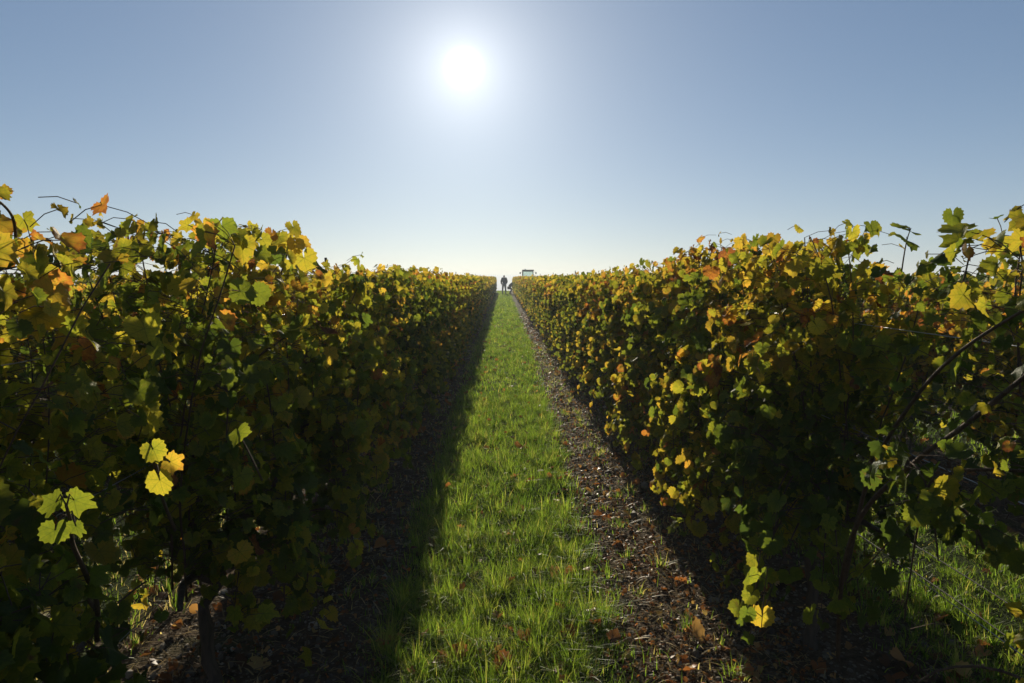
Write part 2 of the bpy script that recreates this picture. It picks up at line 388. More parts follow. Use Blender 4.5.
def vine_arrays(seed, lod, H=1.68, bottom=.42, reach=.38, mult=1.9, nskirt=6, lowthin=.25, half=1.1 / 2, warm=0.0, dens=1.0, side=0, big=1.0, fan=True):
    """one vine in local coordinates, row along y. Returns canes (polylines) and leaf arrays."""
    rng = np.random.default_rng(seed)
    canes = []; LP, LT, LN, LS, TI, STK = [], [], [], [], [], []
    def leaf(p, outdir, szf=1.0, up=.5, hang=1.0):
        one(p, outdir, szf, up, hang)
        for _ in range(int(rng.random() < mult - 1) + int(rng.random() < mult - 2)):
            a = rng.uniform(0, 6.28); one(np.array(p) + rng.normal(0, .03, 3), (outdir[0] + .8 * math.cos(a), outdir[1] + .8 * math.sin(a), .1), szf * rng.uniform(.7, 1), up, hang)
    def one(p, outdir, szf=1.0, up=.5, hang=1.0):
        o = np.array(outdir, float); o /= np.linalg.norm(o) + 1e-9
        pet = rng.uniform(.045, .11)
        q = p + o * pet + np.array([0, 0, rng.uniform(-.02, .04)])
        bt = bottom if not isinstance(bottom, tuple) else bottom[0] + (bottom[1] - bottom[0]) * min(max((q[1] + half) / (2 * half), 0), 1)
        if q[2] < bt * rng.uniform(.70, 1.15) or q[2] > H + rng.uniform(-.02, .10) or abs(q[0]) > reach + .06: return
        if q[2] < bt + .38 and rng.random() < lowthin * 1.6 * (1 - (q[2] - bt) / .38 * .7): return
        tip = o * rng.uniform(.15, .8) + np.array([0, 0, -hang * rng.uniform(.3, 1.2)]) + rng.normal(0, .33, 3)
        nr = o * rng.uniform(.4, 1.0) + np.array([0, 0, up * rng.uniform(.2, 1.4)]) + rng.normal(0, .38, 3)
        sz = (.042 + .056 * rng.random() ** 1.2) * szf * big
        hgt = (q[2] - .4) / (H - .4)
        cn = noise.noise(Vector((q[0] * 1.7 + seed * 3.1, q[1] * 2.0, q[2] * 1.9)))
        t = .39 + warm + .38 * cn + rng.normal(0, .13) + .16 * max(0, hgt - .45) * 1.6
        if rng.random() < .028: t += .32
        LP.append(q); LT.append(tip); LN.append(nr); LS.append(sz)
        TI.append((min(max(t, .02), .98), rng.random(), rng.random() ** 1.5)); STK.append((p, q))
    nup = int(rng.integers(10, 13))
    for i in range(nup):                                          # upright shoots tied to the wires
        y0 = -half + (i + rng.uniform(.2, .8)) / nup * 2 * half
        top = H + rng.normal(-.03, .05)
        p0 = (rng.normal(0, .03), y0 * .45, rng.uniform(.50, .58) + abs(y0) * .05)
        pts = shoot_curve(p0, (rng.normal(0, .12), rng.normal(0, .10) + y0 * .75, 1), (top - p0[2]) * 1.06, 16, rng, 0, .045)
        pts[8:, 1] -= (pts[8:, 1] - y0) * np.linspace(0, .7, 9)
        pts = pts[:max(4, int((pts[:, 2] < H + .02).sum()))]
        canes.append((pts, .0038, .0018))
        for j in range(1, len(pts)):
            for s_ in range(2 + (rng.random() < dens - 1) if rng.random() < .70 * dens else 1):
                a = rng.uniform(0, 2 * math.pi)
                leaf(pts[j], (math.cos(a), .6 * math.sin(a), .1), 1.0, .5 if j < 13 else 1.2)
            if rng.random() < .8 * dens:                           # lateral
                a = rng.choice([0, math.pi]) + rng.normal(0, .5); L = rng.uniform(.10, .30)
                d = np.array([math.cos(a), .5 * math.sin(a), rng.uniform(-.1, .5)])
                for q in np.linspace(.3, 1, 4 if L > .17 else 3):
                    aa = rng.uniform(0, 6.28)
                    leaf(pts[j] + d * L * q, (d[0] + .7 * math.cos(aa), .8 * math.sin(aa), .1), rng.uniform(.65, 1.0), .5)
    nfl = int(rng.integers(11, 15))
    for i in range(nfl):                                          # shoots that flop over into the aisle
        s = rng.choice([-1, 1]) if side == 0 else (side if rng.random() < .72 else -side)
        z0 = rng.uniform(.24, 1.30)
        p0 = (s * .05, rng.uniform(-half, half), z0)
        pts = shoot_curve(p0, (s * rng.uniform(.5, 1.0), rng.normal(0, .35), rng.uniform(.1, .9)), rng.uniform(.4, .85), 12, rng, .42, .06)
        pts[:, 0] = np.clip(pts[:, 0], -reach, reach)
        canes.append((pts, .0042, .0018))
        for j in range(2, 13):
            if pts[j][2] < (bottom[0] if isinstance(bottom, tuple) else bottom) * .6: break
            for s_ in range(2 + (rng.random() < dens - .8) if rng.random() < .8 * dens else 1):
                a = rng.uniform(0, 6.28)
                leaf(pts[j], (s * .6 + .8 * math.cos(a), .8 * math.sin(a), .1), .95, .7)
    for i in range(nskirt):                                       # short growth that hangs down round the stem
        s = rng.choice([-1, 1]) if side == 0 else (side if rng.random() < .65 else -side)
        yy = rng.uniform(-half, half)
        if isinstance(bottom, tuple) and yy < 0: continue
        p0 = (s * .03, yy * .7, rng.uniform(.50, .78))
        pts = shoot_curve(p0, (s * rng.uniform(.3, .9), rng.normal(0, .4) + yy * .5, rng.uniform(-.5, .2)), rng.uniform(.35, .6), 10, rng, .5, .07)
        pts[:, 0] = np.clip(pts[:, 0], -reach * .8, reach * .8)
        canes.append((pts, .0032, .0014))
        for j in range(2, 11):
            if pts[j][2] < .10: break
            for q in range(2):
                a = rng.uniform(0, 6.28); leaf(pts[j], (s * .4 + .8 * math.cos(a), .8 * math.sin(a), .1), .95, .7)
    if fan:
        for i in range(int(rng.integers(0, 3))):                  # a few that stick out of the top
            p0 = np.array((rng.normal(0, .08), rng.uniform(-half, half), H - .14))
            pts = shoot_curve(p0, (rng.normal(0, .35), rng.normal(0, .3), 1), rng.uniform(.08, .17), 5, rng, .1, .1)
            canes.append((pts, .0030, .0014))
            for j in range(1, 6):
                a = rng.uniform(0, 6.28); leaf(pts[j], (math.cos(a), math.sin(a), .3), .8 - .07 * j, 1.2, .5)
    return rng, canes, np.array(LP), np.array(LT), np.array(LN), np.array(LS), np.array(TI), STK

def trunk_mesh(seed, sides=9, arms=True, extra=()):
    rng = np.random.default_rng(seed + 77); mb = MB()
    lean = rng.normal(0, .05, 2)
    pts = [np.array([0, 0, -.06])]
    for z in np.linspace(.05, .52, 8): pts.append(np.array([lean[0] * z * 2 + rng.normal(0, .012), lean[1] * z * 2 + rng.normal(0, .018), z]))
    rad = np.linspace(.027, .019, 9) * rng.uniform(.85, 1.2) + rng.normal(0, .002, 9); rad[0] *= 1.35; rad[-1] *= 1.45
    mb.tube(pts, rad, sides)
    if arms:
        for s in (-1, 1):
            p = shoot_curve(pts[-1], (rng.normal(0, .1), s, .25), .44, 7, rng, .12, .08)
            mb.tube(p, np.linspace(.018, .008, 8), max(5, sides - 3))
    for c, r0, r1 in extra: mb.tube(c[::2] if len(c) > 8 else c, np.linspace(r0, r1, len(c[::2] if len(c) > 8 else c)) * 1.15, 4, mi=1)
    return mb.mesh("trunk", [M_BARK, M_CANE])

def foliage_mesh(arr, lod, stalks):
    rng, canes, LP, LT, LN, LS, TI, STK = arr
    mb = MB()
    add_leaves(mb, LP, LT, LN, LS, TI, lod, rng, 1.45)
    if stalks:
        P = np.array([a for a, b in STK]); Q = np.array([b for a, b in STK]); n = len(P)
        d = Q - P; d /= np.linalg.norm(d, axis=1)[:, None] + 1e-9
        u = np.cross(d, np.array([.3, .2, 1.])); u /= np.linalg.norm(u, axis=1)[:, None] + 1e-9; w = np.cross(d, u); r = .0012
        mid = (P + Q) / 2 + np.array([0, 0, .008])
        V = np.stack([B + r * (math.cos(a) * u + math.sin(a) * w) for B in (P, mid, Q) for a in (0, 2.09, 4.19)], 1)
        f = np.array([(i * 3 + j, i * 3 + (j + 1) % 3, (i + 1) * 3 + (j + 1) % 3, (i + 1) * 3 + j) for i in (0, 1) for j in range(3)])
        mb.add(V.reshape(-1, 3), None, (f[None] + (np.arange(n) * 9)[:, None, None]).reshape(-1, 4), mi=1)
    return mb.mesh("foliage", [M_LEAF, M_CANE])

# ------------------------------------------------------------------ ground
def build_ground():
    xs = np.concatenate([-np.geomspace(3000, 12, 22), np.linspace(-10, 10, 41), np.geomspace(12, 3000, 22)])
    ys = np.concatenate([[-60, -20, -8], np.linspace(-4, 80, 85), np.geomspace(84, 4000, 40)])
    X, Y = np.meshgrid(xs, ys)
    def fall(y):
        d = np.maximum(0, y - 74)
        return -np.where(d < 20, d * d * .0012, .48 + (d - 20) * .048) 
    Z = np.maximum(fall(Y), -30.0)
    rng = np.random.default_rng(3)
    near = (np.abs(X) < 9.9) & (Y < 80)
    Z = Z + np.where(near, rng.normal(0, .006, X.shape), 0) - .012
    mb = MB(); ny, nx = X.shape
    idx = np.arange(ny * nx).reshape(ny, nx)
    mb.add(np.stack([X, Y, Z], -1).reshape(-1, 3), None, np.stack([idx[:-1, :-1], idx[:-1, 1:], idx[1:, 1:], idx[1:, :-1]], -1).reshape(-1, 4))
    tag(link("ground", mb.mesh("ground", M_SOIL)), kind='structure')
build_ground()

def edge_l(y): return -.50 - .10 * np.clip((y - 3) / 12, 0, 1)
def edge_r(y): return .46 + .15 * np.clip((y - 3) / 12, 0, 1)
def turf_sheet(name, el, er, y0, y1):
    rng = np.random.default_rng(5); ys = np.arange(y0, y1, .15); n = len(ys)
    l = el(ys) + rng.normal(0, .025, n); r = er(ys) + rng.normal(0, .025, n)
    cols = 9; mb = MB(); V = []
    for j in range(cols):
        f = j / (cols - 1); V.append(np.stack([l * (1 - f) + r * f, ys, .012 + .02 * math.sin(f * math.pi) + rng.normal(0, .004, n)], -1))
    V = np.stack(V, 1); V[:, 0, 2] = -.02; V[:, -1, 2] = -.02
    idx = np.arange(n * cols).reshape(n, cols)
    mb.add(V.reshape(-1, 3), None, np.stack([idx[:-1, :-1], idx[:-1, 1:], idx[1:, 1:], idx[1:, :-1]], -1).reshape(-1, 4))
    tag(link(name, mb.mesh(name, M_TURF)), kind='structure')
turf_sheet("grass_path", edge_l, edge_r, -3, 75)
turf_sheet("grass_aisle", lambda y: 1.95 + 0 * y, lambda y: 2.85 + 0 * y, -3, 66)
turf_sheet("grass_aisle", lambda y: 3.9 + 0 * y, lambda y: 5.0 + 0 * y, -3, 66)
turf_sheet("grass_aisle", lambda y: -4.8 + 0 * y, lambda y: -3.7 + 0 * y, -3, 66)
turf_sheet("grass_aisle", lambda y: -2.6 + 0 * y, lambda y: -1.7 + 0 * y, -3, 66)

def blades(mb, x, y, z, L, W, lean, tint, rng, segs=2, az=None):
    n = len(x); az = rng.uniform(0, 2 * math.pi, n) if az is None else az; fa = az + rng.normal(1.57, .5, n)
    dx, dy = np.cos(az), np.sin(az); sx, sy = np.cos(fa), np.sin(fa)
    P = []
    for i in range(segs + 1):
        t = i / segs; w = W * (1 - t) ** .7 * .5 if i < segs else 0 * W
        hx = lean * t * t * L; hz = L * t * (1 - .35 * lean * t)
        c = np.stack([x + dx * hx, y + dy * hx, z + hz], -1)
        if i < segs:
            o = np.stack([sx * w, sy * w, 0 * w], -1); P += [c - o, c + o]
        else: P.append(c)
    P = np.stack(P, 1); V = 2 * segs + 1; off = (np.arange(n) * V)[:, None, None]
    f4 = np.array([(2 * i, 2 * i + 1, 2 * i + 3, 2 * i + 2) for i in range(segs - 1)])
    f3 = np.array([(2 * segs - 2, 2 * segs - 1, 2 * segs)])
    mb.add(P.reshape(-1, 3), (f3[None] + off).reshape(-1, 3), (f4[None] + off).reshape(-1, 4) if len(f4) else None, tint=np.repeat(tint, V, 0))

def vnoise(x, y, s, seed=0):
    rng = np.random.default_rng(seed); g = rng.random((64, 64)); u, v = x * s + 100.3, y * s + 100.7
    i, j = np.floor(u).astype(int), np.floor(v).astype(int); a, b = u - i, v - j; a = a * a * (3 - 2 * a); b = b * b * (3 - 2 * b)
    G = lambda p, q: g[p % 64, q % 64]
    return (G(i, j) * (1 - a) + G(i + 1, j) * a) * (1 - b) + (G(i, j + 1) * (1 - a) + G(i + 1, j + 1) * a) * b

def grass_field(mb, el, er, y0, y1, per_m2, L0, W0, rng, dry=.05, segs=2, soft=.07, thin=0.0, expon=1.0):
    area = (er(np.array([y0]))[0] - el(np.array([y0]))[0]) * (y1 - y0); n = int(area * per_m2)
    y = y0 + (y1 - y0) * rng.random(n); u = rng.random(n)
    x = el(y) + (er(y) - el(y)) * u + rng.normal(0, soft, n) * ((u < .12) | (u > .88))
    ed = np.minimum(u, 1 - u)
    nz = vnoise(x, y, 5.0, 1); nz2 = vnoise(x, y, 1.6, 2)
    keep = rng.random(n) < np.clip(.30 + 1.3 * nz + ed * 3 - thin, .05, 1)
    x, y, nz, nz2, ed = x[keep], y[keep], nz[keep], nz2[keep], ed[keep]; n = len(x)
    nz3 = vnoise(x, y, 13.0, 7)
    # most blades stand in tufts and lean away from their middle
    tn = max(4, int(area * min(per_m2, 6000) / 55)); ty = y0 + (y1 - y0) * rng.random(tn); tx = el(ty) + (er(ty) - el(ty)) * rng.random(tn)
    cell = {}
    sel = rng.random(n) < .62; w = rng.integers(0, tn, n); rr2 = np.abs(rng.normal(0, .026, n)) * (1 + y0 / 12); ra = rng.uniform(0, 6.28, n)
    x = np.where(sel, tx[w] + np.cos(ra) * rr2, x); y = np.where(sel, ty[w] + np.sin(ra) * rr2, y)
    tb = rng.normal(0, .16, tn)[w] * sel; ts = rng.uniform(.6, 1.45, tn)[w] * sel + (~sel) * .85
    L = ts * L0 * rng.uniform(.45, 1.25, n) * (.45 + .75 * nz ** expon + .35 * nz3 ** expon) * (.8 + .5 * np.clip(ed * 4, 0, 1)); W = W0 * rng.uniform(.6, 1.3, n)
    t = np.clip(.22 + .45 * nz2 + tb + rng.normal(0, .12, n), 0, .84); t[rng.random(n) < dry] = rng.uniform(.86, 1)
    blades(mb, x, y, np.full(n, .012), L, W, rng.uniform(.12, 1.2, n), np.stack([t, rng.random(n), 0 * t], -1), rng, segs, np.where(sel, ra + rng.normal(0, .5, n), rng.uniform(0, 6.28, n)))

rng = np.random.default_rng(11)
mb = MB()
grass_field(mb, edge_l, edge_r, 1.2, 4.2, 19000, .105, .0040, rng, .07, 3, expon=1.8)
grass_field(mb, edge_l, edge_r, 4.2, 8.5, 9500, .095, .0054, rng, .06, expon=1.6)
grass_field(mb, edge_l, edge_r, 8.5, 20, 2900, .075, .010, rng, .04)
grass_field(mb, edge_l, edge_r, 20, 74, 800, .075, .022, rng, .03)
for a_, b_ in ((.44, 1.25), (-1.1, -.5)):
    grass_field(mb, lambda y: a_ + 0 * y, lambda y: b_ + 0 * y, 1.6, 16, 420, .05, .0045, rng, .25, thin=.45)
tag(link("grass", mb.mesh("grass", M_GRASS)), 'bright green mown grass of the path between the vine rows', 'grass', kind='stuff')
mb = MB()
grass_field(mb, lambda y: 1.62 + 0 * y, lambda y: 2.95 + 0 * y, 1.0, 7, 7500, .055, .0045, rng, .08)
grass_field(mb, lambda y: 1.9 + 0 * y, lambda y: 2.9 + 0 * y, 7, 40, 500, .06, .014, rng, .10)
for a_, b_ in ((3.8, 5.1), (5.9, 7.1)):
    grass_field(mb, lambda y: a_ + 0 * y, lambda y: b_ + 0 * y, 1.0, 26, 900, .07, .009, rng, .10)
tag(link("grass", mb.mesh("grass", M_GRASS)), 'short dark grass of the aisle behind the right vine row', 'grass', kind='stuff')
mb = MB()
grass_field(mb, lambda y: -2.75 + 0 * y, lambda y: -1.5 + 0 * y, .3, 8, 2200, .06, .0055, rng, .35)
grass_field(mb, lambda y: -2.7 + 0 * y, lambda y: -1.7 + 0 * y, 8, 40, 500, .06, .014, rng, .3)
grass_field(mb, lambda y: -4.9 + 0 * y, lambda y: -3.6 + 0 * y, 1.0, 26, 700, .07, .009, rng, .2)
tag(link("grass", mb.mesh("grass", M_GRASS)), 'patchy dry grass seen through the gaps of the left vine row', 'grass', kind='stuff')

# dry stems, bits of leaf and stones on the bare strips
def strip_points(n, x0, x1, y0, y1, rng, near=2.2):
    u = rng.random(n); y = y0 * (y1 / y0) ** (u ** (1 / near) if False else u)
    return rng.uniform(x0, x1, n), y
mb = MB()
for (a, b, n) in ((.42, 1.25, 9000), (-1.3, -.45, 4200), (1.5, 3.4, 5000), (-3.0, -1.25, 9000)):
    x, y = strip_points(n, a, b, 1.0, 30, rng)
    L = rng.uniform(.02, .09, n) * (1 + y / 25); az = rng.uniform(0, 6.28, n); e = rng.normal(0, .35, n)
    d = np.stack([np.cos(az) * L, np.sin(az) * L, np.abs(e) * L * .6], -1); p = np.stack([x, y, rng.uniform(-.008, .012, n)], -1)
    w = np.stack([-np.sin(az), np.cos(az), 0 * az], -1) * (rng.uniform(.0010, .0028, n) * (1 + y / 8))[:, None]
    V = np.stack([p - w, p + w, p + d * .55 + w + [0, 0, .006], p + d * .55 - w + [0, 0, .006], p + d], 1)
    off = (np.arange(n) * 5)[:, None, None]
    t = np.stack([rng.random(n), rng.random(n), 0 * x], -1)
    mb.add(V.reshape(-1, 3), (np.array([(3, 2, 4)])[None] + off).reshape(-1, 3), (np.array([(0, 1, 2, 3)])[None] + off).reshape(-1, 4), tint=np.repeat(t, 5, 0))
tag(link("straw_litter", mb.mesh("straw_litter", M_STRAW)), 'dry stems and straw scattered over the bare soil beside the vines', 'straw', kind='stuff')

mb = MB()
def litter(n, x0, x1, y0, y1, s0, s1, lod, tone=(0, 1), z=(.002, .02)):
    x, y = strip_points(n, x0, x1, y0, y1, rng); s = rng.uniform(s0, s1, n) * (1 + y / 40)
    az = rng.uniform(0, 6.28, n); tip = np.stack([np.cos(az), np.sin(az), rng.normal(0, .25, n)], -1)
    nr = np.stack([rng.normal(0, .35, n), rng.normal(0, .35, n), np.ones(n)], -1)
    ti = np.stack([rng.uniform(*tone, n), rng.random(n), 0 * x], -1)
    add_leaves(mb, np.stack([x, y, rng.uniform(*z, n)], -1), tip, nr, s, ti, lod, rng, 2.2)
litter(9000, .42, 1.30, 1.2, 28, .008, .028, 2); litter(260, .48, 1.3, 1.6, 28, .035, .07, 1, (.3, 1))
litter(3500, -1.35, -.46, 1.2, 28, .010, .03, 2); litter(120, -1.3, -.5, 1.2, 20, .06, .10, 1)
litter(330, -.52, .50, 1.8, 24, .025, .062, 1, (.30, .95), (.035, .075)); litter(500, -.5, .5, 1.8, 12, .012, .03, 2, (0, .8), (.02, .05))
litter(2500, 1.3, 4.2, 1.5, 25, .02, .08, 2); litter(2500, -4.2, -1.3, .8, 25, .02, .08, 2)
tag(link("leaf_litter", mb.mesh("leaf_litter", M_LITTER)), 'brown and orange fallen leaf scraps strewn over soil and grass', 'leaf litter', kind='stuff')

def pebble_mesh():
    mb = MB(); ph = (1 + 5 ** .5) / 2
    ico = np.array([(-1, ph, 0), (1, ph, 0), (-1, -ph, 0), (1, -ph, 0), (0, -1, ph), (0, 1, ph), (0, -1, -ph), (0, 1, -ph), (ph, 0, -1), (ph, 0, 1), (-ph, 0, -1), (-ph, 0, 1)]) / 1.9
    F = np.array([(0, 11, 5), (0, 5, 1), (0, 1, 7), (0, 7, 10), (0, 10, 11), (1, 5, 9), (5, 11, 4), (11, 10, 2), (10, 7, 6), (7, 1, 8), (3, 9, 4), (3, 4, 2), (3, 2, 6), (3, 6, 8), (3, 8, 9), (4, 9, 5), (2, 4, 11), (6, 2, 10), (8, 6, 7), (9, 8, 1)])
    for (a, b, n) in ((.46, 1.4, 6500), (-1.45, -.5, 4500), (1.3, 2.0, 900), (2.8, 3.6, 900), (-3.4, -1.3, 1200)):
        x, y = strip_points(n, a, b, 1.1, 26, rng); s = rng.lognormal(-5.1, .5, n) * (1 + y / 18)
        sc = s[:, None, None] * rng.uniform(.6, 1.3, (n, 1, 3)); 
        V = ico[None] * sc * rng.uniform(.8, 1.2, (n, 12, 1)) + np.stack([x, y, s * .1 - .008], -1)[:, None, :]
        t = np.stack([rng.random(n), rng.random(n), 0 * x], -1)
        mb.add(V.reshape(-1, 3), (F[None] + (np.arange(n) * 12)[:, None, None]).reshape(-1, 3), tint=np.repeat(t, 12, 0))
    m, t = mat("pebble"); k = NT(t); at = k.n('ShaderNodeAttribute', attribute_name='tint'); sep = k.n('ShaderNodeSeparateColor', {0: at.outputs['Color']})
    col = k.ramp(sep.outputs[0], [(0, (.06, .045, .03)), (.5, (.14, .11, .075)), (.9, (.24, .20, .145)), (1, (.42, .37, .29))])
    p = k.n('ShaderNodeBsdfPrincipled', {'Base Color': col, 'Roughness': .8}); k.n('ShaderNodeOutputMaterial', {0: p.outputs[0]})
    return mb.mesh("gravel", m, False)
tag(link("gravel", pebble_mesh()), 'small chalky stones lying on the bare soil under the vines', 'gravel', kind='stuff')

# ------------------------------------------------------------------ vines
ORD = "first second third fourth fifth sixth seventh eighth ninth tenth".split()
ROWS = {'left': -1.05, 'right': 1.30}
variants = {}
def variant(key, lod, H, **kw):
    if key not in variants:
        seed = 1000 + len(variants) * 17
        arr = vine_arrays(seed, lod, H=H, **kw)
        variants[key] = (trunk_mesh(seed, 6, True, arr[1]), foliage_mesh(arr, lod, False))
    return variants[key]

near_specs = {   # (row, y): height, bottom, warmth, density
    ('left', 0.10): (1.58, .20, -.03, 1.5), ('left', 1.20): (1.66, .16, -.02, 1.5), ('left', 2.30): (1.69, .14, .02, 1.4),
    ('left', 3.40): (1.58, .16, .08, 1.3), ('left', 4.50): (1.57, .18, .05, 1.3), ('left', 5.60): (1.57, .18, .02, 1.3),
    ('right', 1.30): (1.66, (1.15, 1.0), .0, 1.2), ('right', 2.73): (1.68, (.50, .10), .02, 1.5), ('right', 3.85): (1.70, .12, .08, 1.3),
    ('right', 4.95): (1.63, .12, .06, 1.3), ('right', 6.05): (1.54, .18, .05, 1.3),
}
def label_for(row, i):
    side_ = 'left' if row == 'left' else 'right'
    return side_, i
NEARLOOK = {
    'left': ['dark leafy grapevine closest to the camera in the row left of the grass path', 'second grapevine of the left row, tall dark wall of broad green leaves',
             'third grapevine of the left row, yellow leaves standing along its top', 'fourth grapevine of the left row, orange and yellow leaves at its crest',
             'fifth grapevine of the left row from the camera, shaded side to the path', 'sixth grapevine of the left row from the camera, green and shaded below'],
    'right': ['closest grapevine of the right row, its leaves hanging high above the ground', 'second grapevine of the right row, green, with a trunk in the lower right foreground',
              'third grapevine of the right row, its top full of sunlit yellow leaves', 'fourth grapevine of the right row from the camera, yellow green leaves down to the soil',
              'fifth grapevine of the right row from the camera, mixed green and yellow leaves']}
cnt = {'left': 0, 'right': 0}
for (row, y), (H, bot, warm, dens) in near_specs.items():
    bigs = ({0: .92, 1: .92, 2: .96} if row == 'left' else {0: .78, 1: .95}).get(cnt[row], 1.0); rch = {0: .20, 1: .26, 2: .30}.get(cnt[row], .34) if row == 'left' else .36
    i = cnt[row]; cnt[row] += 1
    seed = 40 + i * 7 + (500 if row == 'right' else 0)
    arr = vine_arrays(seed, 0, fan=not (row == 'left' and i <= 1), big=bigs, reach=rch, H=H, bottom=bot, warm=warm, dens=dens, nskirt=8 if row == 'left' else 14, lowthin=.42 if row == 'left' else .10, side=1 if row == 'left' else -1)
    root = empty("grapevine", (ROWS[row], y, 0))
    tag(root, NEARLOOK[row][i], 'grapevine', 'grapevines of the two rows beside the grass path')
    link("trunk", trunk_mesh(seed), root)
    for pts, r0, r1 in arr[1]:
        if row == 'left' and i <= 1: r0, r1 = r0 * .5, r1 * .55
        c = MB(); c.tube(pts, np.linspace(r0, r1, len(pts)), 6); link("cane", c.mesh("cane", M_CANE), root)
    link("foliage", foliage_mesh(arr, 0, True), root)

def place(row_name, x, y, key, flip, zs, label, group, lod, H, **kw):
    tr, fo = variant(key, lod, H, **kw)
    root = empty("grapevine", (x, y, 0), math.pi if flip else 0.0); root.scale = (1, 1, zs)
    tag(root, label, 'grapevine', group)
    link("trunk", tr, root); link("foliage", fo, root)
rr = random.Random(8)
START = {'left': 6.70, 'right': 7.15}
for row in ('left', 'right'):
    n = 0; y = START[row]; base = cnt[row]
    while y < 66.5:
        lod = 1 if y < 22 else 2
        d = 1.0 if y < 12 else (1.0 if y < 22 else .9)
        v = rr.randrange(6 if lod == 1 else 5)
        idx = base + n
        side_ = 'left' if row == 'left' else 'right'
        if idx < 10: lab = f"{ORD[idx]} grapevine of the {side_} row counted from the camera"
        elif y < 30: lab = f"grapevine in the middle stretch of the {side_} row, one of many alike"
        else: lab = f"small far off grapevine near the distant end of the {side_} row"
        grp = 'grapevines of the two rows beside the grass path'
        H = 1.58
        zs = rr.uniform(.97, 1.02) * (1.0 if y < 8 else .965 if y < 20 else .95)
        place(row, ROWS[row], y + rr.uniform(-.04, .04), ('m', row, v) if lod == 1 else ('f', v), False if lod == 1 else rr.random() < .5, zs, lab, grp, lod, H,
              side=(1 if row == 'left' else -1) if lod == 1 else 0, bottom=.18, warm=[.02, .09, .0, .10, .05, .01][v], dens=1.5 if lod == 1 else 1.2, mult=1.9 if lod == 1 else 1.4, big=1.0 if lod == 1 else 1.4)
        y += 1.1; n += 1
for x, side_, y0 in ((3.30, 'right', 1.1), (-3.15, 'left', .5)):
    n = 0; y = y0
    while y < 66:
        v = rr.randrange(6)
        near = y < 14
        if n < 5: lab = f"{ORD[n]} grapevine of the second row to the {side_}, behind the {side_} row"
        else: lab = f"grapevine further along the second row to the {side_}, mostly hidden behind the first"
        place('side', x, y + rr.uniform(-.05, .05), ('m', 'right', v) if near else ('f', v % 5), rr.random() < .5, rr.uniform(.92, .97), lab,
              f'grapevines of the second row to the {side_}', 1 if near else 2, 1.58, side=-1 if near else 0, bottom=.22, warm=[.02, .10, -.02, .12, .05, .0][v], dens=1.5 if near else 1.2, mult=1.9 if near else 1.4, big=1.0 if near else 1.4)
        y += 1.1; n += 1
# rows further out, past the countable ones
def field_rows():
    mb = MB(); rg = np.random.default_rng(90)
    for x in (-9.5, -7.4, -5.3, 5.4, 7.5, 9.6):
        arr_n = int(62 * 150)
        y = rg.uniform(1, 66, arr_n); z = rg.uniform(.4, 1.58, arr_n) ; xx = x + rg.normal(0, .17, arr_n)
        s = rg.choice([-1, 1], arr_n)
        tip = np.stack([s * .4 + rg.normal(0, .3, arr_n), rg.normal(0, .4, arr_n), -np.ones(arr_n)], -1)
        nr = np.stack([s * 1.0, rg.normal(0, .4, arr_n), .5 + rg.normal(0, .4, arr_n)], -1)
        t = np.clip(.40 + .16 * (z - 1) + .3 * (vnoise(y, z, 1.5, 4) - .5) + rg.normal(0, .13, arr_n), 0.02, .98)
        add_leaves(mb, np.stack([xx, y, z], -1), tip, nr, rg.uniform(.11, .19, arr_n), np.stack([t, rg.random(arr_n), rg.random(arr_n)], -1), 2, rg)
        for yy in np.arange(1, 66, 1.1):
            mb.tube([(x, yy, -.05), (x + rg.normal(0, .02), yy, .3), (x + rg.normal(0, .03), yy, .6)], [.035, .028, .02], 5, mi=1)
    return mb.mesh("vineyard_rows", [M_LEAF, M_BARK])
tag(link("vineyard_rows", field_rows()), 'further rows of vines on both sides, glimpsed behind the nearer rows', 'vineyard', kind='stuff')
# ------------------------------------------------------------------ DETAILS
def set_obj(name, mb, mats, parent=None, smooth=True, loc=(0, 0, 0)):
    return link(name, mb.mesh(name, mats, smooth), parent, loc)

